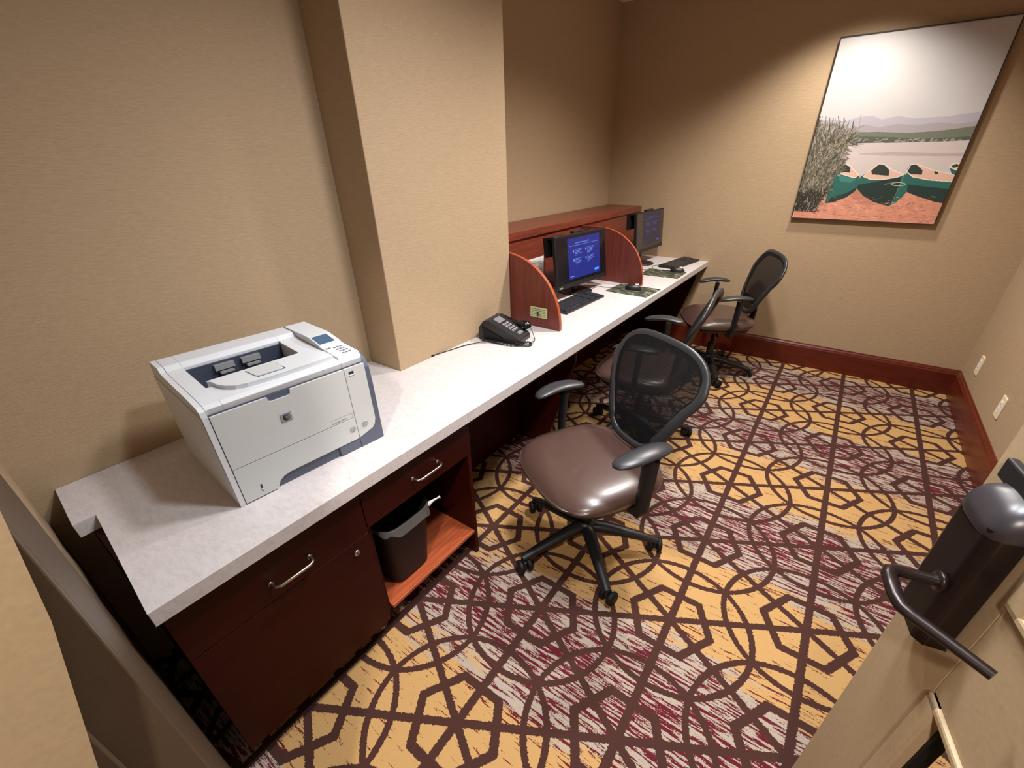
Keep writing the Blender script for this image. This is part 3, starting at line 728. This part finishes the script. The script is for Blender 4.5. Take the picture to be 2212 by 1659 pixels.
    sp=MB(); sp.tube([(0,.12,.385),(0,.20,.40),(0,.255,.44),(0,.262,.52),(0,.255,.60)],[.030,.032,.030,.026,.018],14,flat=(1.6,.6)); sp.build('back_support',M_BLACK,root)
    for sg in (-1,1):
        ar=MB()
        pts=[(sg*.20,.02,.398),(sg*.262,.03,.398),(sg*.284,.03,.44),(sg*.286,.035,.55),(sg*.284,.04,.655)]
        ar.tube(pts,[.018,.020,.024,.024,.026],12,flat=(.62,1.35)); post=ar.build('armrest_post',M_BLACK,root)
        ap=MB()
        def af(u,v):
            a=2*PI*v; y=-.125+.25*u; w_=.040*(1-abs(2*u-1)**3.2)**.5 if 0<u<1 else .0
            zc=.672+.016*math.sin(PI*u)-.010*(1-u)+.0
            hgt=.014*(1-abs(2*u-1)**4)**.5 if 0<u<1 else 0
            bend=sg*(.012*math.cos(PI*(u-.5)))
            return (sg*.282+bend-sg*.01+w_*math.cos(a),.01+y,zc+hgt*math.sin(a)*(1 if math.sin(a)>0 else 1.2))
        ap.grid(af,22,16,cv=True); ap.build('armrest_pad',M_BLACKS,root,fix=True,label='curved satin black armrest pad')
    # five legs, each with hood and twin wheel
    for i in range(5):
        a=math.radians(26+72*i); c,s=math.cos(a),math.sin(a)
        lg=MB(); lg.tube([(.030*c,.030*s,.118),(.10*c,.10*s,.112),(.20*c,.20*s,.092),(.285*c,.285*s,.074),(.318*c,.318*s,.066)],[.030,.029,.025,.020,.017],12,flat=(1,.8))
        lo_=lg.build('base_leg',M_BLACK,root)
        R=Matrix.Translation((.315*c,.315*s,0))@Matrix.Rotation(a+PI/2+.5*(i%3),4,'Z')
        hd=MB()
        for sy in (-.019,.019): hd.lathe([(0,-.011),(.024,-.011),(.031,-.006),(.031,.006),(.024,.011),(0,.011)],20,(0.012,sy,.031),axis='Y')
        hd.xf(R); hd.build('caster_wheel',M_BLKRUB,lo_)
        h2=MB(); h2.box(-.004,.024,-.007,.007,.02,.058); h2.tube([(0,0,.05),(0,0,.075)],[.010,.010],10); h2.xf(R); h2.build('caster_fork',M_BLACK,lo_,bevel=.002)
    return root
def kids(o): return list(o.children)
def dup(root,loc,rz,label):
    r_=root.copy(); COL.objects.link(r_); r_.location=loc; r_.rotation_euler=(0,0,rz); r_['label']=label
    for ch in kids(root):
        c_=ch.copy(); COL.objects.link(c_); c_.parent=r_
        for g in kids(ch):
            g_=g.copy(); COL.objects.link(g_); g_.parent=c_
    return r_
ch=make_chair(); ch['group']='mesh back office chairs along the worktop'
def aim(o,loc,rz,base):
    # seat rotates on the star base: spin the base parts so that a leg points along base
    o.location=loc; o.rotation_euler=(0,0,rz)
def spin(o,da):
    for c_ in o.children:
        if c_.name.startswith(('base_leg','base_hub')): c_.rotation_euler=(0,0,da)
R_=math.radians
c2=dup(ch,(.83,2.08,0),R_(-86),'middle office chair, seen edge-on behind the nearest chair')
c3=dup(ch,(.945,3.31,0),R_(-61),'farthest office chair, pushed close to the far wall')
ch.location=(1.005,1.052,0); ch.rotation_euler=(0,0,R_(-28.5)); ch['label']='nearest office chair, its brown seat facing the camera'
spin(ch,R_(28.5)); spin(c2,R_(86-2)); spin(c3,R_(62.7+7-26))

# ------------------------------------------------------------------ wall outlets
def outlet(y,z,label):
    o=thing('wall_outlet',label,'outlet',(XR,y,z),0,'wall plates on the right wall')
    MB().box(-.007,0,-.037,.037,-.06,.06).build('cover_plate',M_IVORY,o,bevel=.002)
    q=MB(); q.box(-.010,-.007,-.017,.017,-.034,.034); q.build('insert',M_WHITE,o,bevel=.0015)
    q=MB()
    for zz in (-.02,.014):
        q.box(-.0105,-.0098,-.008,-.006,zz,zz+.008); q.box(-.0105,-.0098,.006,.008,zz,zz+.008)
    q.build('sockets',M_DINK,o)
outlet(3.545,.350,'ivory wall plate low on the right wall, nearer the far corner')
outlet(2.880,.350,'ivory wall plate low on the right wall, nearer the door')

# ------------------------------------------------------------------ lake picture
PX0,PX1,PZ0,PZ1=1.2191,2.0471,1.1408,2.1846
def paint(W_,H_):
    img=np.zeros((H_,W_,3)); yy,xx=np.mgrid[0:H_,0:W_]; X=(xx+.5)/W_; Y=(yy+.5)/H_   # Y down
    rng=np.random.default_rng(5)
    src=np.array([(450,268),(1697,95),(1075,1530),(95,1490)],float); dst=np.array([(0,0),(1,0),(1,1),(0,1)],float)
    A=[];b_=[]
    for (x,y),(u,v) in zip(src,dst):
        A.append([x,y,1,0,0,0,-u*x,-u*y]); b_.append(u); A.append([0,0,0,x,y,1,-v*x,-v*y]); b_.append(v)
    h=np.linalg.solve(np.array(A),np.array(b_))
    def T(p):
        x,y=p; w_=h[6]*x+h[7]*y+1; return ((h[0]*x+h[1]*y+h[2])/w_,(h[3]*x+h[4]*y+h[5])/w_)
    def C_(r,g,b): return np.array(lin((r/255,g/255,b/255)))
    def vn(sx,sy,seed,oct=4):
        g=np.random.default_rng(seed); out_=np.zeros((H_,W_)); amp=1;tot=0
        for o_ in range(oct):
            nx,ny=int(sx*2**o_)+2,int(sy*2**o_)+2; q=g.random((ny,nx)); fx=X*(nx-2);fy=Y*(ny-2); ix=fx.astype(int);iy=fy.astype(int); tx=fx-ix;ty=fy-iy; tx=tx*tx*(3-2*tx);ty=ty*ty*(3-2*ty)
            out_+=amp*((q[iy,ix]*(1-tx)+q[iy,ix+1]*tx)*(1-ty)+(q[iy+1,ix]*(1-tx)+q[iy+1,ix+1]*tx)*ty); tot+=amp; amp*=.5
        return out_/tot
    def poly(pts,col,al=1,raw=False):
        pts=[p if raw else T(p) for p in pts]; ins=np.zeros((H_,W_),bool); n=len(pts)
        for i in range(n):
            x1,y1=pts[i]; x2,y2=pts[(i+1)%n]
            if abs(y1-y2)<1e-9: continue
            cond=((y1>Y)!=(y2>Y))&(X<(x2-x1)*(Y-y1)/(y2-y1)+x1); ins^=cond
        c=np.array(col) if not callable(col) else col()
        m_=ins[...,None]*al; img[:]=img*(1-m_)+c*m_; return ins
    def stroke(p,q,w_,col,al=1):
        (x1,y1),(x2,y2)=T(p),T(q); a0=int(max(0,min(x1,x2)*W_-3)); a1=int(min(W_,max(x1,x2)*W_+4)); b0=int(max(0,min(y1,y2)*H_-3)); b1=int(min(H_,max(y1,y2)*H_+4))
        if a1<=a0 or b1<=b0: return
        xs=X[b0:b1,a0:a1]-x1; ys=(Y[b0:b1,a0:a1]-y1)*1.26; dx=x2-x1; dy=(y2-y1)*1.26; L2=dx*dx+dy*dy+1e-12
        t_=np.clip((xs*dx+ys*dy)/L2,0,1); dd=np.hypot(xs-t_*dx,ys-t_*dy); m_=(dd<w_)[...,None]*al
        img[b0:b1,a0:a1]=img[b0:b1,a0:a1]*(1-m_)+np.array(col)*m_
    sky=C_(190,186,186); n1=vn(3,5,1); 
    img[:]=sky*(.94+.12*n1[...,None]); img[...,2]*=1.0
    # far hills
    poly([(280,830),(380,815),(470,830),(560,800),(660,790),(720,815),(830,790),(940,805),(1060,795),(1180,790),(1280,770),(1400,757),(1400,900),(250,930)],C_(172,166,176))
    poly([(280,850),(420,850),(520,880),(620,850),(700,870),(820,845),(980,850),(1100,830),(1240,840),(1390,820),(1380,900),(250,940)],C_(160,152,156))
    poly([(480,905),(700,900),(900,905),(1100,890),(1250,870),(1380,850),(1340,950),(1100,955),(900,965),(500,985)],C_(108,112,98))
    poly([(480,930),(760,935),(1000,945),(1330,925),(1320,952),(900,972),(500,990)],C_(80,88,78))
    for i in range(60):
        x=rng.uniform(520,1300); stroke((x,960+rng.uniform(-18,6)),(x+rng.uniform(8,26),960+rng.uniform(-18,6)),.003,C_(170,160,150),.6)
    # water
    wn=vn(4,60,2)
    poly([(230,990),(900,968),(1320,955),(1240,1130),(900,1180),(300,1200)],C_(196,184,180)); 
    poly([(560,1045),(800,1035),(1100,1040),(1290,1035),(1270,1060),(1000,1062),(700,1062),(560,1055)],C_(168,152,152),.8)
    img[:]=img*(.96+.08*wn[...,None]*(Y>.6)[...,None]+.02)
    # beach
    sn=vn(26,34,3); beach=C_(206,140,116)
    bi=poly([(40,1500),(60,1400),(420,1300),(560,1200),(900,1220),(1240,1180),(1300,1100),(1075,1540),(80,1500)],beach)
    img[bi]*= (.80+.42*sn[bi])[:,None]
    # canoes
    teal=C_(40,96,88); dk=C_(28,36,34); inn=C_(214,176,158); rim=C_(224,214,196); seat=C_(44,54,50)
    def canoe(outline,inner,seatp,rimw=.004,hull=teal):
        poly(outline,hull); poly(inner,inn); poly(seatp,seat)
        for a,b2 in zip(inner,inner[1:]+inner[:1]): stroke(a,b2,rimw,rim)
    canoe([(395,1160),(450,1118),(500,1140),(560,1200),(565,1255),(530,1310),(470,1350),(380,1385),(320,1392)],[(400,1150),(450,1118),(490,1125),(558,1195),(530,1216),(440,1190)],[(400,1150),(450,1120),(500,1140),(500,1180),(410,1170)],.0028)
    poly([(330,1392),(380,1385),(470,1350),(530,1310),(550,1275),(470,1320),(370,1350)],dk,.8)
    poly([(420,1195),(540,1225),(500,1250),(430,1240)],C_(70,140,136),.5)
    canoe([(565,1215),(600,1190),(700,1118),(740,1122),(800,1165),(880,1190),(915,1225),(905,1285),(860,1345),(800,1392),(760,1408),(660,1382),(590,1340),(545,1290)],[(590,1205),(640,1160),(700,1118),(740,1122),(790,1160),(870,1190),(820,1210),(720,1225),(640,1225)],[(645,1165),(700,1120),(735,1125),(770,1160),(765,1200),(650,1190)],.0028)
    poly([(552,1262),(640,1248),(850,1205),(842,1260),(800,1370),(760,1408),(660,1382),(590,1340),(548,1292)],dk,.85)
    stroke((872,1195),(780,1400),.0022,C_(96,130,116)); stroke((735,1258),(800,1245),.005,C_(90,90,80))
    for k in range(12):
        a=k/12*2*PI; a2=(k+1)/12*2*PI; stroke((832+48*math.cos(a),1256+12*math.sin(a)),(832+48*math.cos(a2),1256+12*math.sin(a2)),.0024,C_(170,180,150))
    canoe([(885,1190),(920,1120),(960,1118),(1090,1160),(1240,1190),(1235,1240),(1150,1388),(1080,1376),(960,1338),(888,1310)],[(890,1170),(920,1120),(960,1118),(1080,1160),(1240,1190),(1220,1238),(1040,1225),(930,1205)],[(890,1160),(915,1120),(955,1120),(1000,1160),(995,1190),(900,1185)],.0028)
    poly([(895,1258),(1210,1290),(1150,1388),(1080,1376),(960,1338),(890,1310)],dk,.8)
    poly([(1080,1165),(1110,1168),(1105,1185),(1082,1183)],seat)
    canoe([(1185,1140),(1240,1110),(1280,1110),(1250,1200),(1200,1180)],[(1185,1135),(1220,1108),(1280,1110),(1250,1160)],[(1195,1130),(1240,1112),(1250,1130),(1205,1145)])
    poly([(540,1290),(640,1380),(700,1400),(560,1400),(500,1340)],C_(120,70,58),.25)
    for i in range(260):
        x=rng.uniform(150,1080); y=rng.uniform(1340,1520); stroke((x,y),(x+rng.uniform(5,30),y+rng.uniform(-4,4)),.0022,C_(140,84,68) if rng.random()<.6 else C_(232,190,170),.55)
    # shrub: many thin twigs
    cols=[C_(60,60,50),C_(84,84,68),C_(44,42,38),C_(120,112,92),C_(160,146,130),C_(96,92,74)]
    for i in range(5200):
        v=rng.random()**.8; y=870+v*580; xl=270-(y-870)*.30; wid=(300 if y<1000 else 250 if y<1200 else 210)*(1-.35*max(0,(y-1300)/150))
        q_=rng.random()**1.25; x=xl+q_*wid; y-=0; a=rng.normal(-PI/2+.25+.75*q_,.5); l_=rng.uniform(14,60)*(1+.6*(y<1020))
        if y<960 and rng.random()<.35+.4*q_: continue
        col=cols[rng.integers(0,6)]; 
        if y>1320 and rng.random()<.7: col=C_(34,30,28)
        stroke((x,y),(x+l_*math.cos(a)*.8,y+l_*math.sin(a)),rng.uniform(.0012,.0032),col,.85)
    return np.clip(img,0,1)
def picture():
    NX,NZ=420,530
    img=paint(NX,NZ)
    fr=thing('framed_picture','large framed lake scene with green canoes on the far wall','picture',(PX0,YB-.002,PZ0))
    Wp,Hp=PX1-PX0,PZ1-PZ0
    yf=-.030
    vs=[(Wp*i/NX,yf,Hp*(1-j/NZ)) for j in range(NZ+1) for i in range(NX+1)]
    fs=[(j*(NX+1)+i,(j+1)*(NX+1)+i,(j+1)*(NX+1)+i+1,j*(NX+1)+i+1) for j in range(NZ) for i in range(NX)]
    me=bpy.data.meshes.new('print'); me.from_pydata(vs,[],fs)
    at=me.color_attributes.new('Col','FLOAT_COLOR','CORNER')
    c=np.repeat(np.concatenate([img.reshape(-1,3),np.ones((NX*NZ,1))],1),4,axis=0).astype(np.float32)
    at.data.foreach_set('color',c.ravel())
    t=NT('printed_lake_scene'); a=t.n('ShaderNodeAttribute',attribute_name='Col'); t.l(a.outputs['Color'],t.b.inputs['Base Color']); t.set(Roughness=.45)
    me.materials.append(t.m); o=bpy.data.objects.new('print',me); COL.objects.link(o); o.parent=fr
    b=MB(); b.box(0,Wp,-.029,0,0,Hp); b.build('backing',M_FRAME,fr)
    b=MB(); e=.006
    for (x0,x1,z0,z1) in ((-e,0,-e,Hp+e),(Wp,Wp+e,-e,Hp+e),(0,Wp,-e,0),(0,Wp,Hp,Hp+e)): b.box(x0,x1,-.034,0,z0,z1)
    b.build('frame',M_FRAME,fr,label='thin dark frame')
picture()

# ------------------------------------------------------------------ lights
def spot(loc,tgt,power,angle,blend,col,size=.06):
    l=bpy.data.lights.new('downlight','SPOT'); l.energy=power; l.spot_size=math.radians(angle); l.spot_blend=blend; l.color=col; l.shadow_soft_size=size
    o=bpy.data.objects.new('downlight',l); COL.objects.link(o); o.location=loc
    o.rotation_euler=(Vector(tgt)-Vector(loc)).to_track_quat('-Z','Y').to_euler(); return o
def area(loc,tgt,power,sx,sy,col):
    l=bpy.data.lights.new('fill','AREA'); l.shape='RECTANGLE'; l.size=sx; l.size_y=sy; l.energy=power; l.color=col
    o=bpy.data.objects.new('fill',l); COL.objects.link(o); o.location=loc
    o.rotation_euler=(Vector(tgt)-Vector(loc)).to_track_quat('-Z','Y').to_euler(); return o
WARM=(1,.86,.68); NEUT=(1,.95,.92)
spot((1.36,3.32,2.56),(1.36,3.34,0),58,122,.6,(1,.94,.86))
spot((1.15,1.00,2.56),(1.10,.95,0),84,146,.95,(1,.98,1),.13)
spot((1.15,2.30,2.56),(1.15,2.30,0),122,146,.75,(1,.95,.90),.09)
spot((1.70,-1.1,2.56),(1.70,-1.1,0),100,140,.5,(1,.90,.82))
spot((1.55,.62,2.56),(1.20,.35,0),66,140,.95,(.86,.94,1),.10)
wd=bpy.data.worlds.new('world'); SC.world=wd; wd.use_nodes=True
wd.node_tree.nodes['Background'].inputs[0].default_value=(.9,.85,.8,1); wd.node_tree.nodes['Background'].inputs[1].default_value=.1
SC.view_settings.view_transform='Standard'; SC.view_settings.look='None'; SC.view_settings.gamma=1; SC.view_settings.use_curve_mapping=False
SC.view_settings.exposure=.85
SC.cycles.max_bounces=8
